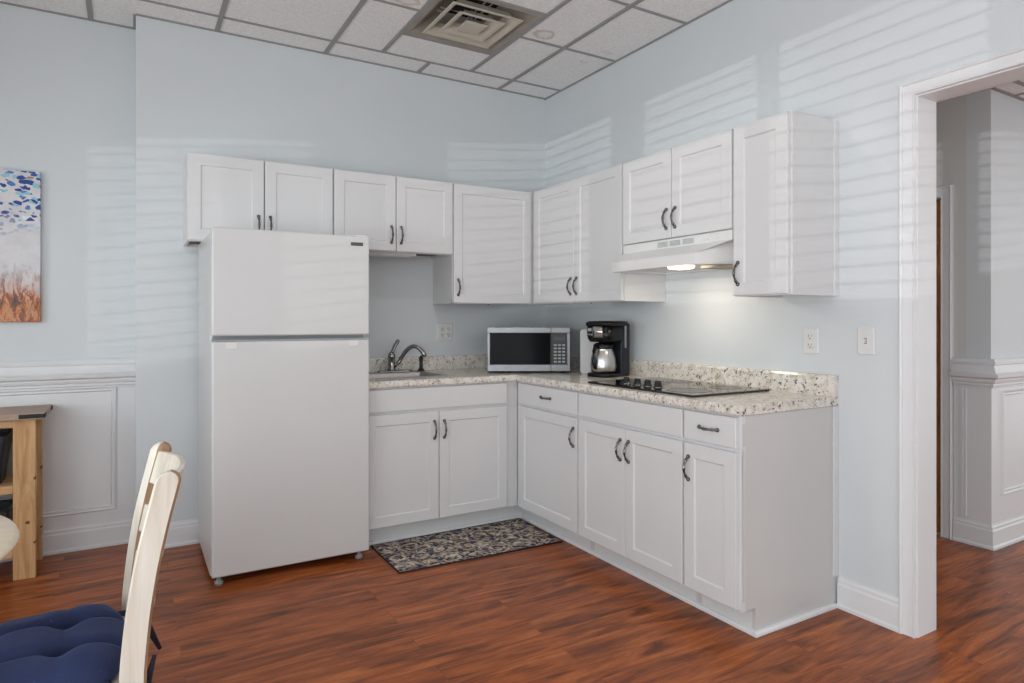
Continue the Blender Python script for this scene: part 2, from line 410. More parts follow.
def panel_mould(bm, s0, s1, z0, z1, w=.032, d=.014):
    for a, b in ((0, 0),):
        pr = [(0, .0), (w*.25, d), (w*.5, d*.55), (w*.8, d*.75), (w, 0)]
        loop = [(s0, z0, 1, 1), (s1, z0, -1, 1), (s1, z1, -1, -1), (s0, z1, 1, -1)]
        rings = [[bm.verts.new((s+dx*o, .004+h, z+dz*o)) for o, h in pr] for s, z, dx, dz in loop]
        for i in range(4):
            A, B = rings[i], rings[(i+1) % 4]
            for k in range(len(pr)-1): bm.faces.new((A[k], B[k], B[k+1], A[k+1]))
# recessed left part of the back wall: baseboard, white wainscot, rail
trimobj('baseboard_back_left', BASE, LX, JX, frame_back(REC))
trimobj('trim_1', RAIL, LX, JX, frame_back(REC))
bm = BM(); box(bm, LX, JX, 0, .005, .12, .885); panel_mould(bm, -3.95, -2.726, .195, .885)
struct(make('trim_2', bm, 'trim', mat=frame_back(REC)))
trimobj('baseboard_back', BASE, JX, -1.59, frame_back(0))
trimobj('baseboard_right', BASE, 2.322, 2.596, frame_right(0))
# wainscot in the hall
trimobj('baseboard_hall_side', BASE, 2.128, 2.31, frame_right(HX), 0, 1)
trimobj('baseboard_hall_front', BASE, HX, 5.2, frame_back(HY), -1, 0)
trimobj('trim_3', RAIL, 2.128, 2.31, frame_right(HX), 0, 1)
trimobj('trim_4', RAIL, HX, 5.2, frame_back(HY), -1, 0)
bm = BM(); box(bm, 2.128, 2.31+.005, 0, .005, .12, .885); box(bm, 2.165, 2.177, .005, .016, .15, .86); box(bm, 2.186, 2.194, .005, .012, .15, .86)
struct(make('trim_5', bm, 'trim', mat=frame_right(HX)))
bm = BM(); box(bm, HX, 5.2, 0, .005, .12, .885); panel_mould(bm, HX+.095, 2.9, .28, .86)
struct(make('trim_6', bm, 'trim', mat=frame_back(HY)))

# doorway casing and jamb in the right wall
CAS = [(0, 0), (.0, .022), (.006, .026), (.012, .022), (.014, .016), (.052, .014), (.056, .018), (.060, .018), (.062, 0)]  # (across, out)
def casing(name, ya, yb, ztop, fr, w=.062, legs=(1, 1), label=None):
    # ya..yb are the s coordinates of the opening's edges (ya<yb)
    bm = BM()
    n = len(CAS)
    path = [(ya-w, 0, 0, -1), (ya-w, ztop+w, 1, -1), (yb+w, ztop+w, -1, -1), (yb+w, 0, 0, -1)]
    rings = []
    for i, (s, z, _, _) in enumerate(path):
        ring = []
        for a, d in [(q*w/.062, h_) for q, h_ in CAS]:
            if i == 0: p = (s+a, d, 0)
            elif i == 1: p = (s+a, d, z-a)
            elif i == 2: p = (s-a, d, z-a)
            else: p = (s-a, d, 0)
            ring.append(bm.verts.new(p))
        rings.append(ring)
    for i in range(3):
        for k in range(n-1): bm.faces.new((rings[i][k], rings[i][k+1], rings[i+1][k+1], rings[i+1][k]))
        bm.faces.new((rings[i][n-1], rings[i][0], rings[i+1][0], rings[i+1][n-1]))
    bm.faces.new(rings[0]); bm.faces.new(rings[3][::-1])
    return struct(make(name, bm, 'trim', mat=fr))
casing('trim_7', -DY0-.004, -DY1+.004, DZ+.004, frame_right(0), w=.058)
bm = BM(); box(bm, -.001, WT+.001, DY0, DY0+.012, 0, DZ+.012); box(bm, -.001, WT+.001, DY1-.012, DY1, 0, DZ+.012); box(bm, -.001, WT+.001, DY1, DY0, DZ, DZ+.012)
struct(make('trim_8', bm, 'trim'))
bm = BM(); box(bm, WT, WT+.016, DY0, DY0+.06, 0, DZ+.06); box(bm, WT, WT+.016, DY1-.06, DY0, DZ, DZ+.06)
struct(make('trim_9', bm, 'trim'))
# door deep in the hall
bm = BM(); 
casing('trim_10', 1.212, 2.062, 1.955, frame_right(HX))
bm = BM(); box(bm, HX+.015, HX+.055, -2.052, -1.165, .008, 1.95); d1 = struct(make('door_1', bm, 'walnutdoor'))
bm = BM(); lathe(bm, [(.0, -.052), (.018, -.05), (.027, -.035), (.022, -.02), (.010, -.014), (.010, 0), (.024, 0)][::-1], (HX+.015, -1.25, .95), 20, 'x'); make('door_knob', bm, 'steel', d1)
bm = BM(); box(bm, HX, HX+.12, -2.0615, -2.055, 0, 1.965); box(bm, HX, HX+.12, -1.162, -1.1505, 0, 1.965); box(bm, HX, HX+.12, -2.055, -1.162, 1.953, 1.998)
struct(make('trim_11', bm, 'trim'))

# left wall with the windows (daylight through blinds)
WZ0, WZ1 = .74, 2.07
wins = [(-1.64, -.66), (-3.43, -2.10), (-4.56, -3.66), (-5.56, -4.60), (-6.55, -5.66)]
bl = []
edge = REC
for a, b in wins:
    bl.append((LX-.13, LX, b, edge, 0, CZ)); edge = a
    bl.append((LX-.13, LX, a, b, 0, WZ0)); bl.append((LX-.13, LX, a, b, WZ1, CZ))
bl.append((LX-.13, LX, YB, edge, 0, CZ))
wallobj('wall_left', bl)
for i, (a, b) in enumerate(wins):
    bm = BM()
    for q in ((a, a+.03, WZ0, WZ1), (b-.03, b, WZ0, WZ1), (a, b, WZ0, WZ0+.03), (a, b, WZ1-.03, WZ1)): box(bm, LX-.10, LX-.06, *q[:2], *q[2:])
    wo = struct(make('window_%d' % (i+1), bm, 'trim'))
    bm = BM(); box(bm, LX-.082, LX-.078, a+.03, b-.03, WZ0+.03, WZ1-.03); make('pane', bm, 'glass', wo)
    bm = BM(); z = WZ0+.05
    while z < WZ1-.05:
        c, s_ = .020, .0026
        hexa(bm, [(LX-.05, a+.012, z-s_), (LX-.05, b-.012, z-s_), (LX-.01, b-.012, z-.0040-s_), (LX-.01, a+.012, z-.0040-s_)],
                 [(LX-.05, a+.012, z+s_), (LX-.05, b-.012, z+s_), (LX-.01, b-.012, z-.0040+s_), (LX-.01, a+.012, z-.0040+s_)])
        z += .074
    box(bm, LX-.055, LX-.005, a+.012, b-.012, WZ1-.05, WZ1-.004)
    make('blind', bm, 'whiteplastic', wo)

# ------------------------------------------------------------------ cabinets
def shaker(w, h, t=.02, fr=.057, rec=.007):
    # local: x 0..w, y 0 (back) .. -t (front) , z 0..h
    bm = BM()
    rings = []
    for ins, d in ((0, 0), (0, t-.0025), (.0025, t), (fr, t), (fr+.004, t-rec*.55), (fr+.006, t-rec), (fr+.010, t-rec)):
        rings.append([bm.verts.new(p) for p in ((ins, -d, ins), (w-ins, -d, ins), (w-ins, -d, h-ins), (ins, -d, h-ins))])
    bm.faces.new(rings[0]); bm.faces.new(rings[-1][::-1])
    for A, B in zip(rings, rings[1:]):
        for k in range(4): bm.faces.new((A[k], A[(k+1) % 4], B[(k+1) % 4], B[k]))
    return bm
def slab(w, h, t=.02):
    bm = BM(); rings = []
    for ins, d in ((0, 0), (0, t-.003), (.003, t)):
        rings.append([bm.verts.new(p) for p in ((ins, -d, ins), (w-ins, -d, ins), (w-ins, -d, h-ins), (ins, -d, h-ins))])
    bm.faces.new(rings[0]); bm.faces.new(rings[-1][::-1])
    for A, B in zip(rings, rings[1:]):
        for k in range(4): bm.faces.new((A[k], A[(k+1) % 4], B[(k+1) % 4], B[k]))
    return bm
def handle_mesh():
    # vertical pull centred at origin, length .11, standing off toward -y
    bm = BM(); pts = []; rad = []
    L = .048
    for i in range(29):
        u = i/28; z = -L + 2*L*u
        out = .003 + .025*sin(pi*u)**.75
        pts.append((0, -out, z))
        r = .0042 + .0014*abs(sin(2*pi*u*1.0+pi/2))
        for c0 in (.16, .84): r += .0022*math.exp(-((u-c0)/.035)**2)
        r += .0012*math.exp(-((u-.5)/.05)**2)
        rad.append(r)
    tube(bm, pts, rad, 10, up=V(1, 0, 0))
    for s in (-1, 1):
        lathe(bm, [(.0, -.012), (.004, -.0115), (.0075, -.008), (.0095, -.003), (.0085, 0)], (0, 0, s*L), 14, 'y')
    me_o = make('handle', bm, 'pewter'); return me_o
H0 = handle_mesh(); HME = H0.data; bpy.data.objects.remove(H0)
def add_handle(parent, x, y, z, horiz=False):
    o = bpy.data.objects.new('handle', HME); COL.objects.link(o); o.parent = parent
    o.location = (x, y, z); 
    if horiz: o.rotation_euler = (0, R(90), 0)
    o['label'] = 'dark pewter curved pull handle'
    return o

def upper(label, s0, s1, z0, z1, side, doors, name='wall_cabinet', depth=.305, st1=0, hz=None, extra=None, rscribe=False):
    rz = 0 if side == 'back' else -pi/2
    t = thing(name, label, 'wall cabinet', (s0, 0, z0) if side == 'back' else (0, -s0, z0), rz, 'white wall cabinets')
    w, h = s1-s0, z1-z0
    bm = BM(); e = .0006
    box(bm, e, .016, -depth, -.0008, 0, h); box(bm, w-.016, w-e, -depth, -.0008, 0, h)
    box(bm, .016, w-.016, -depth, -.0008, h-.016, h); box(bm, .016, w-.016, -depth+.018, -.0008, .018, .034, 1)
    box(bm, .016, w-.016, -.014, -.0008, .034, h-.016)
    # face frame
    box(bm, e, w-e, -depth-.0005, -depth+.018, 0, .038); box(bm, e, w-e, -depth-.0005, -depth+.018, h-.038, h)
    box(bm, e, .038, -depth-.0005, -depth+.018, .038, h-.038); box(bm, w-.038-st1, w-e, -depth-.0005, -depth+.018, .038, h-.038)
    if rscribe: box(bm, w-e, w+.008, -.03, -.0008, 0, h)
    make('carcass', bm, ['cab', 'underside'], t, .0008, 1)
    for (a, b, hs) in doors:
        d = make('door', shaker(b-a, h-.008), 'cab', t); d.location = (a, -depth-.001, .004)
        if hs: add_handle(d, .028 if hs == 'L' else b-a-.028, -.020, .098)
    return t
T = 2.115; ZT = 1.353; ZS = 1.657
upper('white two-door wall cabinet over the fridge, leftmost on the back wall', -2.412, -1.664, ZS, T, 'back', [(.004, .372, 'R'), (.377, .744, 'L')])
upper('white two-door wall cabinet above the kitchen sink', -1.664, -.909, ZS, T, 'back', [(.004, .374, 'R'), (.379, .750, 'L')])
cab_c = upper('tall white single-door wall cabinet above the outlet and microwave', -.909, -.001, ZT, T, 'back', [(.004, .580, 'L')], st1=.30)
cab_d = upper('white two-door wall cabinet in the corner above the coffee maker', .3075, 1.257, ZT, T, 'right', [(.046, .496, 'R'), (.501, .945, 'L')])
upper('short white two-door wall cabinet over the range hood', 1.257, 2.019, ZS, T, 'right', [(.004, .3745, 'R'), (.3795, .756, 'L')])
upper('tall narrow white wall cabinet right of the range hood', 2.021, 2.313, ZT, T, 'right', [(.003, .282, 'L')], rscribe=True)

def base(label, s0, s1, side, parts, lend=False, rend=False, inset0=0, inset1=0, kick=(0, 0)):
    rz = 0 if side == 'back' else -pi/2
    t = thing('base_cabinet', label, 'base cabinet', (s0, 0, 0) if side == 'back' else (0, -s0, 0), rz, 'white base cabinets')
    w = s1-s0; D = .61; K = .533; top = .873; e = .0006
    bm = BM()
    for x0, x1 in ((e, .018), (w-.018, w-e)):
        prism(bm, [(-.0008, 0), (-.0008, top), (-D, top), (-D, .108), (-K, .108), (-K, 0)], 'x', x0, x1, 1)
    box(bm, .018, w-.018, -D+.02, -.0008, .108, .124); box(bm, .018, w-.018, -.014, -.0008, .124, top)
    box(bm, .018-kick[0]-(.018 if kick[0] else 0), w-.018+kick[1]+(.018 if kick[1] else 0), -K-.0004, -K+.012, 0, .108)
    box(bm, e, w-e, -D-.0005, -D+.019, .108, .146); box(bm, e, w-e, -D-.0005, -D+.019, top-.03, top)
    box(bm, e, w-e, -D-.0005, -D+.019, .722, .752)
    box(bm, e, inset0+.038, -D-.0005, -D+.019, .146, .722); box(bm, w-.038-inset1, w-e, -D-.0005, -D+.019, .146, .722)
    box(bm, e, inset0+.038, -D-.0005, -D+.019, .752, top-.03); box(bm, w-.038-inset1, w-e, -D-.0005, -D+.019, .752, top-.03)
    if rend: box(bm, w-e, w+.007, -.035, -.0008, 0.135, top, 0)
    make('carcass', bm, ['cab', 'cabside'], t, .0008, 1)
    for kind, a, b, hs in parts:
        if kind == 'door':
            d = make('door', shaker(b-a, .612), 'cab', t); d.location = (a, -D-.001, .116)
            if hs: add_handle(d, .028 if hs == 'L' else b-a-.028, -.020, .508)
        elif kind == 'drawer':
            d = make('drawer', slab(b-a, .122), 'cab', t); d.location = (a, -D-.001, .744)
            add_handle(d, (b-a)/2, -.020, .062, True)
        else:
            d = make('false_drawer_front', slab(b-a, .122), 'cab', t); d.location = (a, -D-.001, .744)
    return t
base('white two-door base cabinet under the kitchen sink', -1.582, -.612, 'back', [('door', .004, .437, 'R'), ('door', .442, .887, 'L'), ('false', .004, .887, None)], inset1=.06, kick=(0, .079))
base('white corner base cabinet with one drawer, nearest the sink', .612, 1.262, 'right', [('door', .050, .642, 'R'), ('drawer', .050, .642, None)], inset0=.03, kick=(.079, 0))
base('white two-door base cabinet beneath the cooktop', 1.262, 2.019, 'right', [('door', .006, .376, 'R'), ('door', .380, .751, 'L'), ('false', .006, .751, None)])
base('narrow white base cabinet with one drawer at the right end', 2.019, 2.313, 'right', [('door', .005, .280, 'L'), ('drawer', .005, .280, None)], rend=True)
# toe-kick shoe mouldings
SH = [(0, 0), (.014, 0), (.014, .010), (.010, .018), (0, .020)]
bm = BM(); v = SH
extr(bm, [(d+.533, z) for d, z in SH], .548, 2.313, 0, 0)
struct(make('trim_12', bm, 'trim', mat=frame_right(0)))
bm = BM(); extr(bm, [(d+.533, z) for d, z in SH], -1.582, -.534, 0, 0); struct(make('trim_13', bm, 'trim', mat=frame_back(0)))
bm = BM(); extr(bm, SH, -.547, -.024, 0, 0); struct(make('trim_14', bm, 'trim', mat=frame_back(-2.3135)))

# countertop (L shaped) with backsplash
TZ = .914
OUT = .640
prof = [(.0, .875), (OUT-.012, .875), (OUT-.003, .880), (OUT, .890), (OUT, .901), (OUT-.004, .909), (OUT-.012, TZ), (0, TZ)]
bm = BM()
SINK = (-1.56, -1.035, -.49, -.11)
SE = -1.582; EN = 2.317
def top_strip(x0, x1, y0, y1): box(bm, x0, x1, y0, y1, .875, TZ)
F = -OUT+.012
# slab pieces (around the sink opening)
top_strip(SE, SINK[0], F, -.001); top_strip(SINK[1], -.001, F, -.001)
top_strip(SINK[0], SINK[1], SINK[3], -.001); top_strip(SINK[0], SINK[1], F, SINK[2])
top_strip(F, -.001, -EN, F)
bmesh.ops.remove_doubles(bm, verts=bm.verts, dist=1e-5)
nose = [(.0, .875), (.006, .875), (.010, .879), (.012, .885), (.012, .900), (.010, .908), (.005, .9125), (0, TZ)]
bn = BM(); extr(bn, nose, SE, F, 0, -1); me = bpy.data.meshes.new('t'); bn.transform(Matrix.Translation((0, F, 0)) @ frame_back(0)); bn.to_mesh(me); bn.free(); bm.from_mesh(me)
bn = BM(); extr(bn, nose, -F, EN, 1, 0); me2 = bpy.data.meshes.new('t2'); bn.transform(Matrix.Translation((F, 0, 0)) @ frame_right(0)); bn.to_mesh(me2); bn.free(); bm.from_mesh(me2)
ct = make('countertop', bm, 'granite'); tag(ct, 'L-shaped speckled beige granite countertop on the white base cabinets', 'countertop')
bm = BM()
bs = [(.001, TZ), (.028, TZ), (.026, TZ+.082), (.020, TZ+.091), (.001, TZ+.093)]
extr(bm, [(d, z) for d, z in bs], SE, 0, 0, -1); 
bmesh.ops.transform(bm, matrix=frame_back(0), verts=bm.verts)
bn = BM(); extr(bn, bs, 0, EN, 1, 0); bn.transform(frame_right(0)); me3 = bpy.data.meshes.new('t3'); bn.to_mesh(me3); bn.free(); bm.from_mesh(me3)
make('backsplash', bm, 'granite', ct)

# ------------------------------------------------------------------ sink, faucet, sprayer
bm = BM(); sx0, sx1, sy0, sy1 = -1.575, -1.02, -.505, -.06
def rring(x0, x1, y0, y1, z, r, n=5):
    out = []
    for cx, cy, a0 in ((x1-r, y1-r, 0), (x0+r, y1-r, 90), (x0+r, y0+r, 180), (x1-r, y0+r, 270)):
        for k in range(n+1):
            a = R(a0+90*k/n); out.append((cx+r*cos(a), cy+r*sin(a), z))
    return out
def loft(bm, rings, cap0=False, cap1=True, smooth=True, mi=0):
    rr = [[bm.verts.new(p) for p in r] for r in rings]; n = len(rr[0])
    for A, B in zip(rr, rr[1:]):
        for k in range(n):
            f = bm.faces.new((A[k], A[(k+1) % n], B[(k+1) % n], B[k])); f.smooth = smooth; f.material_index = mi
    if cap0: bm.faces.new(rr[0][::-1]).material_index = mi
    if cap1: bm.faces.new(rr[-1]).material_index = mi
loft(bm, [rring(sx0, sx1, sy0, sy1, TZ, .035), rring(sx0+.003, sx1-.003, sy0+.003, sy1-.003, TZ+.005, .033), rring(sx0+.022, sx1-.022, sy0+.022, sy1-.075, TZ+.0045, .03),
          rring(sx0+.026, sx1-.026, sy0+.026, sy1-.079, TZ-.004, .04), rring(sx0+.032, sx1-.032, sy0+.032, sy1-.088, TZ-.14, .05), rring(sx0+.07, sx1-.07, sy0+.07, sy1-.12, TZ-.155, .04)])
sink = thing('kitchen_sink', 'stainless steel drop-in sink in the granite countertop', 'sink', (0, 0, 0))
make('basin', bm, 'steel', sink)
bm = BM(); lathe(bm, [(.0, .002), (.03, .003), (.042, .0), (.044, -.003)], (-1.3, -.29, TZ-.150), 24); make('drain', bm, 'chrome', sink)
FX, FY = -1.215, -.10
f = thing('kitchen_faucet', 'brushed steel faucet with raised lever and arched spout', 'faucet', (FX, FY, TZ+.005))
bm = BM(); loft(bm, [rring(-.115, .115, -.026, .026, 0, .024), rring(-.115, .115, -.026, .026, .006, .024), rring(-.105, .105, -.02, .02, .012, .018)]); make('deck_plate', bm, 'chrome', f)
bm = BM(); lathe(bm, [(.027, .008), (.027, .02), (.022, .03), (.021, .085), (.024, .09), (.024, .105), (.018, .122), (.0, .128)], (-.02, 0, 0), 24); make('body', bm, 'chrome', f)
bm = BM(); tube(bm, [(-.02, 0, .115), (-.010, 0, .135), (.004, .004, .165), (.024, .006, .195), (.030, .006, .199)], [.015, .014, .014, .015, .011], 12, .8); make('lever', bm, 'chrome', f)
bm = BM(); P = []
for i in range(17):
    u = i/16; a = R(205 - 190*u)
    P.append((.09+.085*cos(R(180-170*u))+.02*u, -.10*u, .05+.125*sin(R(170*u)*.95)))
P = [(-.01, -.002, .03)] + [(.02+.137*u, -.10*u, .03+.132*math.sin(pi*min(u, 1)*.80)**.8) for u in [k/14 for k in range(1, 15)]]
P.append((P[-1][0]+.004, P[-1][1]-.003, P[-1][2]-.022))
tube(bm, P, [.013]*len(P[:-3])+[.0135, .015, .015], 14); make('spout', bm, 'chrome', f)
bm = BM(); lathe(bm, [(.024, 0), (.024, .004), (.017, .010), (.015, .012), (.012, .02), (.011, .055), (.014, .075), (.015, .085), (.0, .094)], (0, 0, 0), 20)
tube(bm, [(0, 0, .078), (.0, -.008, .088), (.0, -.02, .092)], [.012, .012, .010], 12)
sp = make('sink_sprayer', bm, 'black'); sp.location = (-1.035, -.10, TZ+.0052); tag(sp, 'small black side sprayer right of the faucet', 'sprayer')

# ------------------------------------------------------------------ cooktop
ctp = thing('cooktop', 'black glass electric cooktop set in the countertop under the hood', 'cooktop', (-.33, -1.655, TZ))
bm = BM(); box(bm, -.25, .25, -.372, .372, 0, .010); make('glass_top', bm, 'blackglass', ctp, .003, 2)
def m_burner():
    t = NT('printed_burner_ring'); t.color(srgb(52, 51, 52)); t.b.inputs['Roughness'].default_value = .2; return t.m
M['burner'] = m_burner()
for (bx, by, br) in ((-.12, -.22, .10), (.12, -.22, .075), (-.02, .14, .10), (.14, .10, .07)):
    bm = BM(); lathe(bm, [(br-.004, .0102), (br-.004, .0106), (br, .0106), (br, .0102), (br-.004, .0102)], (bx, by, 0), 40); make('burner_ring', bm, 'burner', ctp)
for y in (-1.478, -1.560, -1.634, -1.706):
    bm = BM(); lathe(bm, [(.022, .010), (.022, .016), (.018, .019), (.0165, .034), (.013, .037), (0, .037)], (0, 0, 0), 20); box(bm, -.004, .004, -.017, .017, .034, .042)
    k = make('knob', bm, 'black', ctp, .001, 1); k.location = (-.480+.33, y+1.655, 0)
    bm = BM(); lathe(bm, [(.0245, .0101), (.0245, .0125), (.0215, .0132), (.0215, .0101)], (0, 0, 0), 24); kr = make('knob_ring', bm, 'chrome', k)

# ------------------------------------------------------------------ range hood
hood = thing('range_hood', 'white under-cabinet range hood with its light on', 'range hood', (0, -1.262, 0), -pi/2)
W = .752
bm = BM()
def hq(*ps):
    f_ = bm.faces.new([bm.verts.new(p) for p in ps]); return f_
A0, A1 = (0, -.402, 1.508), (0, -.402, 1.560); B0, B1 = (.604, -.402, 1.508), (.604, -.402, 1.560)
C0, C1 = (W, -.13, 1.512), (W, -.13, 1.645); T1, T2 = (0, -.320, 1.612), (W, -.320, 1.612)
U1, U2 = (0, -.320, 1.6565), (W, -.320, 1.6565)
D0, D1 = (W, -.001, 1.512), (W, -.001, 1.6565); E0, E1 = (0, -.001, 1.508), (0, -.001, 1.6565)
UC = (W, -.13, 1.6565)
hq(A0, B0, B1, A1); hq(B0, C0, C1, B1); hq(A1, B1, T2, T1); hq(B1, C1, T2); hq(T1, T2, U2, U1)
hq(C0, D0, D1, UC, C1); hq(C1, UC, U2, T2); hq(E0, A0, A1, T1, U1, E1); hq(E0, D0, D1, E1); hq(U1, U2, UC, D1, E1)
# underside pan with a lip
I = [(.014, -.016, 1.510), (.014, -.388, 1.510), (.598, -.388, 1.510), (W-.014, -.135, 1.512), (W-.014, -.016, 1.512)]
O_ = [E0, A0, B0, C0, D0]
for i in range(5): hq(O_[i], O_[(i+1) % 5], I[(i+1) % 5], I[i])
J = [(x, y, 1.519) for x, y, z in I]
for i in range(5): hq(I[i], I[(i+1) % 5], J[(i+1) % 5], J[i])
hq(*J)
make('body', bm, 'whiteplastic', hood, .0012, 2)
for k, a in enumerate((.268, .356, .444)):
    bm = BM(); box(bm, a, a+.078, -.3195, -.318, 1.618, 1.647)
    vg = make('vent_grille', bm, 'greyplastic', hood)
    bm = BM()
    for j in range(5): box(bm, a+.003, a+.075, -.3215, -.3195, 1.6205+j*.0055, 1.6228+j*.0055)
    make('louver', bm, 'greyplastic', vg)
for a in (.56, .60, .66):
    bm = BM(); box(bm, a, a+.022, -.3225, -.318, 1.626, 1.638); make('switch', bm, 'whiteplastic', hood, .001, 1)
bm = BM(); loft(bm, [rring(.345, .455, -.335, -.235, 1.519, .012), rring(.35, .45, -.33, -.24, 1.505, .012), rring(.36, .44, -.32, -.25, 1.502, .01)]); make('light_lens', bm, 'lens', hood)
bm = BM(); box(bm, .475, .725, -.215, -.04, 1.508, 1.519); fl = make('grease_filter', bm, 'filter', hood)
bm = BM()
for q in ((.47, .73, -.222, -.215), (.47, .73, -.04, -.033), (.468, .475, -.222, -.033), (.725, .732, -.222, -.033)): box(bm, q[0], q[1], q[2], q[3], 1.505, 1.519)
make('filter_frame', bm, 'steel', fl)

# under-cabinet light over the sink
ul = thing('under_cabinet_light', 'slim white light fixture under the cabinet above the sink', 'light fixture', (-1.35, -.2, ZS+.017))
bm = BM(); box(bm, -.24, .22, -.055, .055, -.03, 0); make('housing', bm, 'whiteplastic', ul, .004, 2)
bm = BM(); box(bm, -.22, .20, -.035, .035, -.034, -.0301); make('diffuser', bm, 'whiteplastic', ul, .001, 1)
for (cab_, x, y) in ((cab_c, .29, -.24), (cab_d, .5525, -.24)):
    bm = BM(); lathe(bm, [(.012, 0), (.012, -.004), (.004, -.006), (.003, -.012), (0, -.012)], (0, 0, 0), 14)
    tube(bm, [(0, 0, -.010), (0, 0, -.016), (.004, 0, -.021), (.010, 0, -.021), (.013, 0, -.016)], .002, 8)
    o = make('cup_hook', bm, 'matteblack', cab_); o.location = (x, y, .018)

# ------------------------------------------------------------------ fridge
fr = thing('refrigerator', 'white top-freezer refrigerator left of the sink cabinet', 'refrigerator', (-1.9615, 0, 0))
hw = .377
bm = BM(); box(bm, -hw, hw, -.655, -.045, .03, 1.668); make('body', bm, 'fridge', fr, .006, 2)
bm = BM(); box(bm, -hw+.012, hw-.012, -.662, -.655, .06, 1.66); make('door_gasket', bm, 'gasket', fr)
bm = BM(); box(bm, -hw, hw, -.73, -.662, 1.172, 1.684); fd = make('freezer_door', bm, 'fridge', fr, .009, 3)
bm = BM(); box(bm, -hw, hw, -.73, -.662, .042, 1.146); rd = make('fridge_door', bm, 'fridge', fr, .009, 3)
# metal strip and recessed pull at the seam
bm = BM(); box(bm, -hw+.004, hw-.004, -.722, -.66, 1.1475, 1.1545); make('seam_strip', bm, 'gasket', fr)
bm = BM(); box(bm, -.317, -.268, -.7345, -.7302, 1.108, 1.142); make('pull_tab', bm, 'whiteplastic', rd, .002, 2)
bm = BM(); box(bm, .27, .318, -.7345, -.7302, 1.112, 1.142); make('pull_tab', bm, 'whiteplastic', rd, .002, 2)
bm = BM(); box(bm, .278, .342, -.7325, -.7302, 1.632, 1.650); bd = make('badge', bm, 'badge', fd, .0008, 1); bd['label'] = 'small grey metal badge'
for z in (1.684,):
    bm = BM(); box(bm, hw-.07, hw-.01, -.72, -.63, z-.014, z+.006); make('hinge_cover', bm, 'whiteplastic', fr, .004, 2)
bm = BM(); box(bm, -hw+.02, hw-.02, -.62, -.60, .004, .042); make('base_shade_strip', bm, 'void', fr)  # dark strip painted in for the shadow in the gap under the fridge
for x in (-hw+.035, hw-.045):
    bm = BM(); lathe(bm, [(.020, 0), (.020, .014), (.014, .018), (.010, .02), (.010, .042), (0, .042)], (0, 0, 0), 20)
    o = make('foot', bm, 'greyplastic', fr); o.location = (x, -.69, 0)
for x in (-hw+.05, hw-.05):
    bm = BM(); lathe(bm, [(.02, 0), (.02, .03), (0, .03)], (0, 0, 0), 16); o = make('foot', bm, 'greyplastic', fr); o.location = (x, -.12, 0)

# ------------------------------------------------------------------ microwave (angled in the corner)
mw = thing('microwave_oven', 'stainless steel microwave angled in the corner of the counter', 'microwave', (-.494, -.556, TZ), -R(30.4))
bm = BM(); box(bm, -.262, .262, .012, .375, .012, .282); make('case', bm, 'black', mw, .005, 2)
bm = BM(); hw2 = .262
# stainless bezel around the dark window
box(bm, -hw2, hw2, -.012, .012, .252, .288); box(bm, -hw2, hw2, -.012, .012, .010, .052); box(bm, -hw2, -hw2+.018, -.012, .012, .052, .252); box(bm, hw2-.02, hw2, -.012, .012, .052, .252)
make('bezel', bm, 'mwsteel', mw, .003, 2)
bm = BM(); box(bm, -hw2+.018, .135, -.006, .012, .052, .252); make('door_window', bm, 'mwglass', mw)
bm = BM(); box(bm, .135, hw2-.02, -.006, .012, .052, .252); cp = make('control_panel', bm, 'black', mw)
bm = BM(); box(bm, .137, .141, -.0135, .0, .010, .288); make('door_gap', bm, 'void', mw)
for r in range(6):
    for c in range(3):
        bm = BM(); box(bm, .158+c*.026, .176+c*.026, -.0085, -.006, .066+r*.021, .076+r*.021); make('button', bm, 'greyplastic', cp)
bm = BM(); box(bm, .158, .228, -.0080, -.006, .205, .228); make('display', bm, 'blackglass', cp)
for x in (-.22, .22):
    for y in (.04, .33):
        bm = BM(); lathe(bm, [(.014, 0), (.014, .012), (0, .012)], (x, y, 0), 12); make('foot', bm, 'black', mw)

# ------------------------------------------------------------------ coffee maker
cm = thing('coffee_maker', 'black and steel drip coffee maker with thermal carafe', 'coffee maker', (-.205, -.985, TZ), R(-74))
# local: front is -y, x to the viewer's right side
bm = BM(); box(bm, -.088, .088, .02, .105, 0, .315); make('water_tank', bm, 'navyplastic', cm, .010, 3)
bm = BM(); loft(bm, [rring(-.088, .088, -.125, .10, 0, .06), rring(-.088, .088, -.125, .10, .018, .06), rring(-.082, .082, -.118, .09, .022, .055)], cap0=True); make('base_plate', bm, 'cmblack', cm)
bm = BM(); loft(bm, [rring(-.080, .080, -.105, .06, .205, .05), rring(-.088, .088, -.115, .06, .225, .05), rring(-.090, .090, -.118, .06, .300, .05)], cap0=True); make('brew_head', bm, 'cmblack', cm)
bm = BM(); loft(bm, [rring(-.092, .092, -.122, .105, .300, .045), rring(-.094, .094, -.125, .108, .312, .045), rring(-.090, .090, -.120, .104, .324, .045), rring(-.07, .07, -.10, .09, .328, .04)], cap0=True); make('lid', bm, 'cmblack', cm)
bm = BM(); n = 12; v0 = []
for zz, rr in ((.232, .0885), (.296, .0905)):
    row = []
    for k in range(n+1):
        a = R(-100+ 82*k/n); row.append((.0+rr*1.0*cos(a)+.0, -.033+rr*1.0*sin(a), zz))
    v0.append(row)
A = [bm.verts.new(p) for p in v0[0]]; B = [bm.verts.new(p) for p in v0[1]]
for k in range(n): f_ = bm.faces.new((A[k], A[k+1], B[k+1], B[k])); f_.smooth = True
o = make('steel_band', bm, 'steel', cm); s = o.modifiers.new('s', 'SOLIDIFY'); s.thickness = .004; s.offset = 1
bm = BM(); box(bm, -.065, -.022, -.1215, -.117, .238, .292); make('control_panel', bm, 'blackglass', cm, .003, 2)
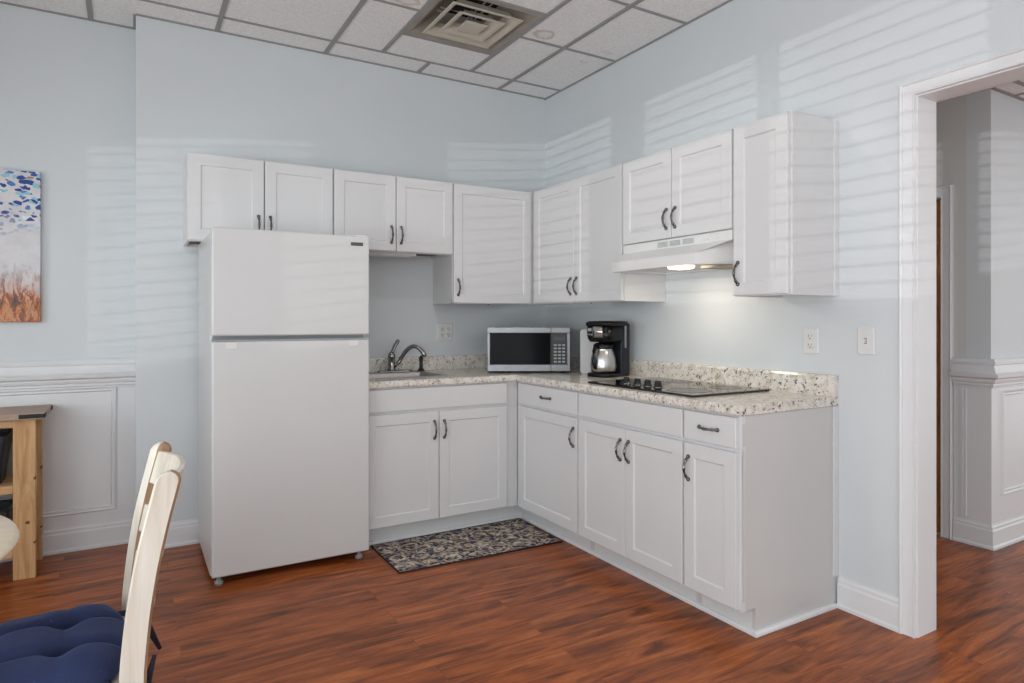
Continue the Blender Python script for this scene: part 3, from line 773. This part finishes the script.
bm = BM(); box(bm, -.058, -.030, -.1235, -.1215, .268, .286); make('clock_display', bm, 'greyplastic', cm)
for j in range(3):
    bm = BM(); lathe(bm, [(.005, 0), (.005, -.0025), (0, -.0025)], (-.057+j*.0135, -.1215, .249), 10, 'y'); make('button', bm, 'greyplastic', cm)
bm = BM(); box(bm, .0885, .0905, .045, .062, .17, .30); make('water_gauge', bm, 'greyplastic', cm, .0005, 1)
# side ribs of the gauge
cf = make('carafe', (lambda b: (lathe(b, [(.064, .024), (.073, .03), (.077, .06), (.073, .11), (.062, .148), (.056, .162), (.058, .168)], (0, -.045, 0), 32), b)[1])(BM()), 'steel', cm)
bm = BM(); lathe(bm, [(.058, .164), (.060, .168), (.060, .188), (.044, .198), (.0, .202)], (0, -.045, 0), 28); make('carafe_lid', bm, 'cmblack', cf)
bm = BM(); tube(bm, [(0, -.098, .180), (0, -.128, .176), (0, -.140, .150), (0, -.139, .10), (0, -.130, .065), (0, -.118, .052)], [.010, .010, .009, .010, .011, .009], 10, 1.3); make('carafe_handle', bm, 'cmblack', cf)

# white cutting board standing behind the coffee maker
bm = BM(); loft(bm, [[(p[0], 0, p[1]) for p in [(q[0], q[1]) for q in rring(-.09, .09, 0, .275, 0, .018)]],
                     [(p[0], .012, p[1]) for p in rring(-.09, .09, 0, .275, 0, .018)]], cap0=True, smooth=False)
cb = make('cutting_board', bm, 'whiteplastic'); cb.location = (-.165, -.805, TZ+.0005); cb.rotation_euler = (0, 0, -R(24)); tag(cb, 'white cutting board standing upright behind the coffee maker', 'cutting board')

# ------------------------------------------------------------------ outlets, switch
def plate(name, label, cat, loc, rz, w=.075, h=.118, kind='outlet', double=False):
    t = thing(name, label, cat, loc, rz)
    bm = BM(); loft(bm, [[(p[0], -.0005, p[1]) for p in rring(-w/2, w/2, -h/2, h/2, 0, .006)], [(p[0], -.004, p[1]) for p in rring(-w/2, w/2, -h/2, h/2, 0, .006)],
                         [(p[0], -.007, p[1]) for p in rring(-w/2+.004, w/2-.004, -h/2+.004, h/2-.004, 0, .005)]], cap0=True, smooth=False)
    pl = make('wall_plate', bm, 'whiteplastic', t)
    if kind == 'outlet':
        for cx in ((-.023, .023) if double else (0,)):
            for cz in (-.02, .02):
                bm = BM(); lathe(bm, [(.0165, 0), (.0165, -.003), (.015, -.004), (0, -.004)], (cx, -.006, cz), 18, 'y'); so = make('socket', bm, 'whiteplastic', t)
                bm = BM(); box(bm, cx-.0075, cx-.0055, -.0105, -.0095, cz-.001, cz+.009); box(bm, cx+.0055, cx+.0075, -.0105, -.0095, cz-.001, cz+.007); lathe(bm, [(.0028, 0), (.0028, -.0006), (0, -.0006)], (cx, -.0098, cz-.008), 10, 'y')
                make('slots', bm, 'void', so)
    else:
        bm = BM(); box(bm, -.006, .006, -.0085, -.006, -.013, .013); make('switch_slot', bm, 'greyplastic', t)
        bm = BM(); hexa(bm, [(-.004, -.007, -.003), (.004, -.007, -.003), (.004, -.018, -.009), (-.004, -.018, -.009)], [(-.004, -.007, .009), (.004, -.007, .009), (.004, -.018, -.002), (-.004, -.018, -.002)]); make('toggle', bm, 'whiteplastic', t)
    return t
plate('wall_outlet', 'double white outlet on the back wall left of the microwave', 'outlet', (-.822, 0, 1.166), 0, .116, .118, double=True)
plate('wall_outlet', 'single white duplex outlet on the right wall above the countertop end', 'outlet', (0, -2.187, 1.153), -pi/2)
plate('light_switch', 'white toggle light switch beside the doorway casing', 'light switch', (0, -2.442, 1.160), -pi/2, kind='switch')

# ------------------------------------------------------------------ rug
rg = thing('kitchen_rug', 'navy and tan floral kitchen rug in front of the sink', 'rug', (-1.035, -.79, 0))
bm = BM()
cs = [(-.487, -.215), (.462, -.245), (.470, .240), (-.487, .225)]
hexa(bm, [(x*.994, y*.99, .0005) for x, y in cs], [(x*.994, y*.99, .006) for x, y in cs]); make('woven_field', bm, 'rug', rg)
bm = BM()
tube(bm, [(x, y, .004) for x, y in cs+cs[:1]], .004, 8); make('binding', bm, 'ribbon', rg)

# ------------------------------------------------------------------ ceiling diffuser
cd = thing('ceiling_air_diffuser', 'soiled square beige air diffuser in the ceiling', 'air vent', (-1.028, -.814, CZ))
def sq(h, z): return [(-h, -h, z), (h, -h, z), (h, h, z), (-h, h, z)]
bm = BM(); loft(bm, [sq(.295, .006), sq(.295, -.001), sq(.272, -.001), sq(.262, .002), sq(.225, .03), sq(.17, .075), sq(.12, .095)], cap1=False, smooth=False); make('mounting_panel', bm, 'ventdirty', cd)
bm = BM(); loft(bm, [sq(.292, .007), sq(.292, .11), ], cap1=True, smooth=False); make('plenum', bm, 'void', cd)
for (h, z, up) in ((.212, -.012, .052), (.140, -.016, .045)):
    bm = BM(); loft(bm, [sq(h, z), sq(h-.004, z-.003), sq(h-.022, z-.001), sq(h-.052, z+up*.55), sq(h-.062, z+up), sq(h-.060, z+up+.002), sq(h-.048, z+up*.6), sq(h-.016, z+.004), sq(h, z)], cap1=False, smooth=False); make('cone_ring', bm, 'vent', cd)
bm = BM(); loft(bm, [sq(.066, -.016), sq(.066, -.019), sq(.060, -.021)], cap0=True, smooth=False)
make('center_plate', bm, 'vent', cd, .001, 1)
bm = BM()
for s in (-1, 1):
    tube(bm, [(s*.02, -.20, .035), (s*.02, .20, .035)], .004, 8); tube(bm, [(-.2, s*.02, .04), (.2, s*.02, .04)], .004, 8)
tube(bm, [(0, 0, -.016), (0, 0, .08)], .006, 8)
make('bracket', bm, 'grid', cd)

# recessed ceiling light (above the frame; it throws the soft shadow beside the tall cabinet)
cl = thing('unseen_ceiling_light', 'round recessed ceiling light in the room', 'ceiling light', (-1.3, -1.74, CZ-.003))
bm = BM(); lathe(bm, [(.075, 0), (.10, 0), (.10, -.006), (.080, -.008), (.075, 0)], (0, 0, 0), 32); make('trim_ring', bm, 'trim', cl)
bm = BM(); lathe(bm, [(.074, 0), (.074, -.003), (0, -.003)], (0, 0, 0), 32); make('lens', bm, 'troffer', cl)

hall_fill = thing('unseen_ceiling_light', 'added flat fill panel in the hall ceiling, out of view', 'ceiling light', (1.7, -4.2, HZ-.004))  # unseen panel, added only to brighten the hall
bm = BM(); box(bm, -.61, .61, -.31, .31, -.008, .002); make('panel_frame', bm, 'trim', hall_fill, .002, 1)
bm = BM(); box(bm, -.58, .58, -.28, .28, -.010, -.0081); make('diffuser', bm, 'troffer', hall_fill)

# ------------------------------------------------------------------ painting
pt = thing('canvas_painting', 'abstract canvas painting, blue dabs above and rust below', 'painting', (-3.072, REC, 1.237))
bm = BM(); box(bm, -.62, 0, -.034, -.001, 0, .788); make('canvas', bm, 'painting', pt, .003, 2)

# ------------------------------------------------------------------ console table
cn = thing('console_table', 'rustic pine console table with grey-brown plank top', 'console table', (-3.57, 0, 0))
cw = .51
bm = BM(); box(bm, -.556, .548, -.185, .172, .770, .800); make('table_top', bm, 'greytop', cn, .003, 2)
for x in (-cw, cw-.088):
    for y in (-.155, .115):
        bm = BM(); box(bm, x, x+.088, y, y+.038, 0, .770); make('leg', bm, 'pine', cn, .002, 1)
bm = BM(); box(bm, -cw+.088, cw-.088, -.148, -.128, .732, .770); box(bm, -cw+.088, cw-.088, .12, .14, .70, .770); make('apron', bm, 'pinerail', cn, .001, 1)
bm = BM(); box(bm, -cw+.088, cw-.088, -.150, .145, .415, .455); make('shelf', bm, 'pinerail', cn, .002, 1)
bm = BM(); box(bm, -cw+.088, cw-.088, -.150, .145, .108, .146); make('shelf', bm, 'pinerail', cn, .002, 1)
for x in (-cw+.03, cw-.055):
    bm = BM(); box(bm, x, x+.025, -.117, .115, .700, .770); box(bm, x, x+.025, -.117, .115, .10, .15)
    hexa(bm, [(x+.004, -.117, .15), (x+.02, -.117, .15), (x+.02, -.117, .19), (x+.004, -.117, .19)], [(x+.004, .115, .66), (x+.02, .115, .66), (x+.02, .115, .70), (x+.004, .115, .70)])
    make('side_brace', bm, 'pinerail', cn)
for (x, y) in ((.548, -.185), (.548, .112), (-.556, -.185), (-.556, .112)):
    s = 1 if x > 0 else -1
    bm = BM(); xa, xb = sorted((x-s*.10, x+s*.003))
    if y < 0: box(bm, xa, xb, y-.003, y, .776, .796)
    xa, xb = sorted((x, x+s*.003)); box(bm, xa, xb, y-(.003 if y < 0 else 0), y+.06, .776, .796)
    for q in range(2):
        if y < 0: lathe(bm, [(.004, -.003), (.003, -.005), (0, -.0055)], (x-s*(.03+.04*q), y, .786), 8, 'y')
    make('corner_bracket', bm, 'matteblack', cn)
def bin_(label, x0, x1, z, h, tp=.02):
    t = thing('storage_bin', label, 'storage bin', (-3.57, 0, z))
    bm = BM()
    def rr(i, zz): return rring(x0+i, x1-i, -.125+i, .105-i, zz, .02)
    loft(bm, [rr(tp, 0), rr(tp*.5, h*.5), rr(0, h), rr(.006, h), rr(tp*.5+.006, h*.5), rr(tp+.006, .006)], cap0=True, cap1=True, smooth=False); make('basket', bm, 'wicker', t)
    bm = BM(); tube(bm, [(*p[:2], h) for p in rr(.002, h)]+[(*rr(.002, h)[0][:2], h)], .005, 8); make('rim', bm, 'black', t)
    return t
bin_('black tapered bin on the middle shelf of the console', -.02, .395, .4555, .235, .03)
bin_('low black bin on the bottom shelf of the console', -.05, .405, .1465, .185, .012)

# ------------------------------------------------------------------ round table
tb = thing('round_table', 'pale round wooden table at the left edge', 'table', (-3.39, -2.17, 0))
bm = BM(); lathe(bm, [(0, .724), (.485, .724), (.497, .728), (.503, .737), (.500, .745), (.492, .750), (0, .750)], (0, 0, 0), 96); make('tabletop', bm, 'tablewood', tb)
bm = BM(); lathe(bm, [(.06, .16), (.075, .2), (.05, .28), (.04, .4), (.055, .5), (.07, .58), (.05, .66), (.10, .724), (0, .724)], (0, 0, 0), 32); make('pedestal', bm, 'cream', tb)
for k in range(4):
    a = k*pi/2+pi/4
    bm = BM(); tube(bm, [(.05*cos(a), .05*sin(a), .24), (.16*cos(a), .16*sin(a), .20), (.30*cos(a), .30*sin(a), .08), (.36*cos(a), .36*sin(a), .026)], [.034, .032, .028, .024], 12); make('leg', bm, 'cream', tb)

# ------------------------------------------------------------------ chair (faces -x), its cushion
ch = thing('dining_chair', 'whitewashed ladder-back dining chair with curved slats', 'chair', (-2.64, -2.175, 0))
def xpost(z):     # centre of the back post, world x
    K = [(0, -2.610), (.15, -2.634), (.30, -2.652), (.46, -2.660), (.60, -2.647), (.70, -2.632), (.80, -2.611), (.906, -2.584)]
    for (z0, a), (z1, b) in zip(K, K[1:]):
        if z <= z1:
            u = (z-z0)/(z1-z0); return a+(b-a)*u
    return K[-1][1]
def xs(z): return (xpost(max(0, z-.03))+xpost(z)+xpost(min(.906, z+.03)))/3 + 2.64
def post(y0, y1, sgn):
    # sgn +1: the seat side is y1 (near post); -1: the seat side is y0 (far post)
    bm = BM(); rings = []
    zs = [.88*i/30 for i in range(31)] + [.88+.0265*math.sin(R(a)) for a in (12, 24, 36, 48, 60, 70, 80, 87)]
    for z in zs:
        hwid = .019+.0075*min(1, z/.45)
        if z > .88: hwid = math.sqrt(max(0, .0265**2-(z-.880)**2))+.0005
        c = xs(z); e = min(.006, hwid*.5); g = min(.016, hwid*.6)
        yi, yo = (y1, y0) if sgn > 0 else (y0, y1); k = 1 if sgn > 0 else -1
        ring = [(c-hwid+e*.6, yo, z), (c+hwid-e, yo, z), (c+hwid, yo+k*e*.9, z), (c+hwid, yi-k*e*.9, z), (c+hwid-e, yi, z), (c-hwid+g, yi, z), (c-hwid, yi-k*.010, z), (c-hwid, yo+k*.004, z)]
        rings.append([bm.verts.new(p) for p in ring])
    n = 8
    for A, B in zip(rings, rings[1:]):
        for k in range(n):
            f_ = bm.faces.new((A[k], A[(k+1) % n], B[(k+1) % n], B[k])); f_.material_index = 1 if k in (1, 2, 3, 4) else 0
    bm.faces.new(rings[0][::-1]); bm.faces.new(rings[-1])
    return make('back_post', bm, ['cream', 'worn'], ch)
YN, YF = -.203, .197
post(YN-.012, YN+.014, 1); post(YF-.014, YF+.012, -1)
def slat(z0, z1, bow, mats=('cream',), arch=.0):
    bm = BM(); N = 20; y0, y1 = YN+.012, YF-.012; rows = []
    for i in range(N+1):
        u = i/N; y = y0+(y1-y0)*u; b = bow*(1-(2*u-1)**2); a = arch*(1-(2*u-1)**2)
        rows.append([bm.verts.new(p) for p in ((xs(z0)+b-.009, y, z0), (xs(z1)+b-.007, y, z1+a), (xs(z1)+b+.007, y, z1+a), (xs(z0)+b+.009, y, z0))])
    for A, B in zip(rows, rows[1:]):
        for k in range(4): bm.faces.new((A[k], A[(k+1) % 4], B[(k+1) % 4], B[k]))
    bm.faces.new(rows[0]); bm.faces.new(rows[-1][::-1])
    return make('slat', bm, 'cream', ch, .002, 2)
slat(.800, .884, .042, arch=.006); slat(.672, .742, .036); slat(.556, .620, .032)
bm = BM(); loft(bm, [[(p[0], p[1], z) for p in rring(-.43, -.012+0*z, -.215, .213, 0, .03)] for z in (.415, .420, .440)], cap0=True, smooth=False); make('seat', bm, 'cream', ch, .004, 2)
for y in (-.19, .165):
    bm = BM(); prism(bm, [(-.405, 0), (-.365, 0), (-.36, .415), (-.41, .415)], 'y', y, y+.03)
    make('front_leg', bm, 'cream', ch, .004, 2)
bm = BM(); box(bm, -.39, -.03, -.185, -.163, .355, .415); box(bm, -.39, -.03, .16, .182, .355, .415); box(bm, -.40, -.378, -.163, .16, .355, .415); make('seat_rail', bm, 'cream', ch)
for y in (-.185, .17):
    bm = BM(); tube(bm, [(-.385, y+.005, .18), (-.2, y+.008, .18), (-.005, y+.003, .18)], [.009, .013, .009], 12); make('stretcher', bm, 'cream', ch)

# tufted cushion
cu = thing('seat_cushion', 'tufted navy seat cushion tied to the dining chair', 'cushion', (-2.64, -2.175, .4402))
bm = BM(); N = 56; cx, cy, hwc = -.237, -.002, .212
def sq2d(u, v):
    # square to rounded square
    k = 1-.16*(u*u)*(v*v); return u*k, v*k
tufts = [(a, b) for a in (-.36, .36) for b in (-.36, .36)]
grid = {}
def hz(u, v):
    e = max(0, 1-max(abs(u), abs(v))**5)**.5 * max(0, 1-(abs(u)*abs(v))**3)**.5
    h = .062*e
    for a, b in tufts: h -= .036*math.exp(-((u-a)**2+(v-b)**2)/.018)*e
    for a in (-.36, .36):
        h -= (.014 if a < 0 else .006)*math.exp(-((u-a)/.09)**2)*e; h -= .020*math.exp(-((v-a-.03*sin(3*u))/.065)**2)*e
    h += .005*sin(5*u+2)*cos(4*v)*e
    return max(h, 0)
for i in range(N+1):
    for j in range(N+1):
        u, v = 2*i/N-1, 2*j/N-1; a, b = sq2d(u, v)
        grid[i, j] = bm.verts.new((cx+a*hwc, cy+b*hwc, .012+hz(u, v)))
for i in range(N):
    for j in range(N): bm.faces.new((grid[i, j], grid[i+1, j], grid[i+1, j+1], grid[i, j+1])).smooth = True
low = {}
for i in range(N+1):
    for j in range(N+1):
        if i in (0, N) or j in (0, N):
            p = grid[i, j].co; low[i, j] = bm.verts.new((cx+(p.x-cx)*.96, cy+(p.y-cy)*.96, 0.0))
def edge(a, b): bm.faces.new((grid[a], grid[b], low[b], low[a])).smooth = True
for k in range(N): edge((k, 0), (k+1, 0)); edge((k, N), (k+1, N)); edge((0, k), (0, k+1)); edge((N, k), (N, k+1))
loop = [low[k, 0] for k in range(N)]+[low[N, k] for k in range(N)]+[low[N-k, N] for k in range(N)]+[low[0, N-k] for k in range(N)]
bm.faces.new(loop)
make('pad', bm, 'cushion', cu, smooth=True)
for a, b in tufts:
    x, y = sq2d(a, b); bm = BM(); lathe(bm, [(0, .004), (.006, .003), (.009, 0), (.008, -.003)], (cx+x*hwc, cy+y*hwc, .012+hz(a, b)+.001), 12); make('tuft_button', bm, 'cushion', cu)
def tie(pts, wd=.009):
    bm = BM(); tube(bm, pts, [wd]*(len(pts)-1)+[wd*.6], 8, .16, up=V(0, 1, 0)); return make('tie', bm, 'ribbon', cu, smooth=True)
def tiez(pts, wd=.008):
    bm = BM(); tube(bm, pts, wd, 8, .25, up=V(1, 0, 0)); return make('tie', bm, 'ribbon', cu)
yn, yf = YN-.002, YF
tie([(-.060, yf-.04, .012), (-.050, yf-.022, .018), (-.02, yf-.020, .015), (.010, yf-.018, .008), (.014, yf-.012, -.01), (.020, yf-.012, -.036), (.030, yf-.012, -.064), (.048, yf-.012, -.106)], .008)
tie([(.012, yf-.018, .006), (.016, yf-.016, -.03), (.016, yf-.014, -.075)], .007)
tie([(-.075, yn+.035, .010), (-.060, yn-.0, .014), (-.045, yn-.016, .012), (-.02, yn-.018, .004), (.006, yn-.012, -.008), (.012, yn+.012, -.004)], .006)
tie([(.010, yn+.014, -.010), (.014, yn+.016, .012), (.024, yn+.018, .050)], .007)
tie([(.008, yn+.014, -.004), (.012, yn+.016, -.03), (.004, yn+.018, -.075)], .009)

# ------------------------------------------------------------------ light
w_ = bpy.data.worlds.new('daylight'); bpy.context.scene.world = w_; w_.use_nodes = True
bg = w_.node_tree.nodes['Background']; bg.inputs[0].default_value = (.90, .965, 1, 1); bg.inputs[1].default_value = 1.25
def sun(name, d, e, ang, col=(1, 1, 1)):
    l = bpy.data.lights.new(name, 'SUN'); l.energy = e; l.angle = R(ang); l.color = col
    o = bpy.data.objects.new(name, l); COL.objects.link(o); o.rotation_euler = Vector(d).to_track_quat('-Z', 'Y').to_euler(); return o
sun('low_daylight', (1, .6, .125), .42, .13, (1, .99, .97))
def area(name, loc, d, sx, sy, e, col=(1, 1, 1)):
    l = bpy.data.lights.new(name, 'AREA'); l.shape = 'RECTANGLE'; l.size = sx; l.size_y = sy; l.energy = e; l.color = col
    o = bpy.data.objects.new(name, l); COL.objects.link(o); o.location = loc; o.rotation_euler = Vector(d).to_track_quat('-Z', 'Y').to_euler(); return o
area('window_daylight', (LX+.05, -3.6, 1.2), (1, .22, .12), 5.6, 1.5, 124, (.91, .975, 1))  # added fill panel across the whole window wall, brightens cabinets and right wall
area('hall_fill_lamp', (1.7, -4.2, HZ-.02), (0, 0, -1), 1.1, .5, 9, (1, .99, .97))  # added fill for the dark hall, no known lamp there
l = bpy.data.lights.new('hood_lamp', 'AREA'); l.size = .14; l.energy = 1.5; l.color = (1, .86, .68)
o = bpy.data.objects.new('hood_lamp', l); COL.objects.link(o); o.location = (-.285, -1.652, 1.497)
l = bpy.data.lights.new('ceiling_lamp', 'SPOT'); l.energy = 14; l.spot_size = R(165); l.spot_blend = .6; l.shadow_soft_size = .06; l.color = (1, .97, .93)
o = bpy.data.objects.new('ceiling_lamp', l); COL.objects.link(o); o.location = (-1.3, -1.74, CZ-.03)

# ------------------------------------------------------------------ camera
cam = bpy.data.cameras.new('camera'); co = bpy.data.objects.new('camera', cam); COL.objects.link(co)
co.location = (-2.6632, -4.0371, 1.247); co.rotation_euler = (R(90), 0, -.5314)
cam.sensor_width = 36; cam.lens = 649.03*36/1024; cam.shift_y = -(341.5-320.18)/1024; cam.clip_start = .05
sc = bpy.context.scene; sc.camera = co
sc.view_settings.view_transform = 'Standard'; sc.view_settings.look = 'None'; sc.view_settings.gamma = 1; sc.view_settings.exposure = 0
sc.view_settings.use_curve_mapping = False
sc.cycles.max_bounces = 8; sc.cycles.diffuse_bounces = 5; sc.cycles.use_denoising = True
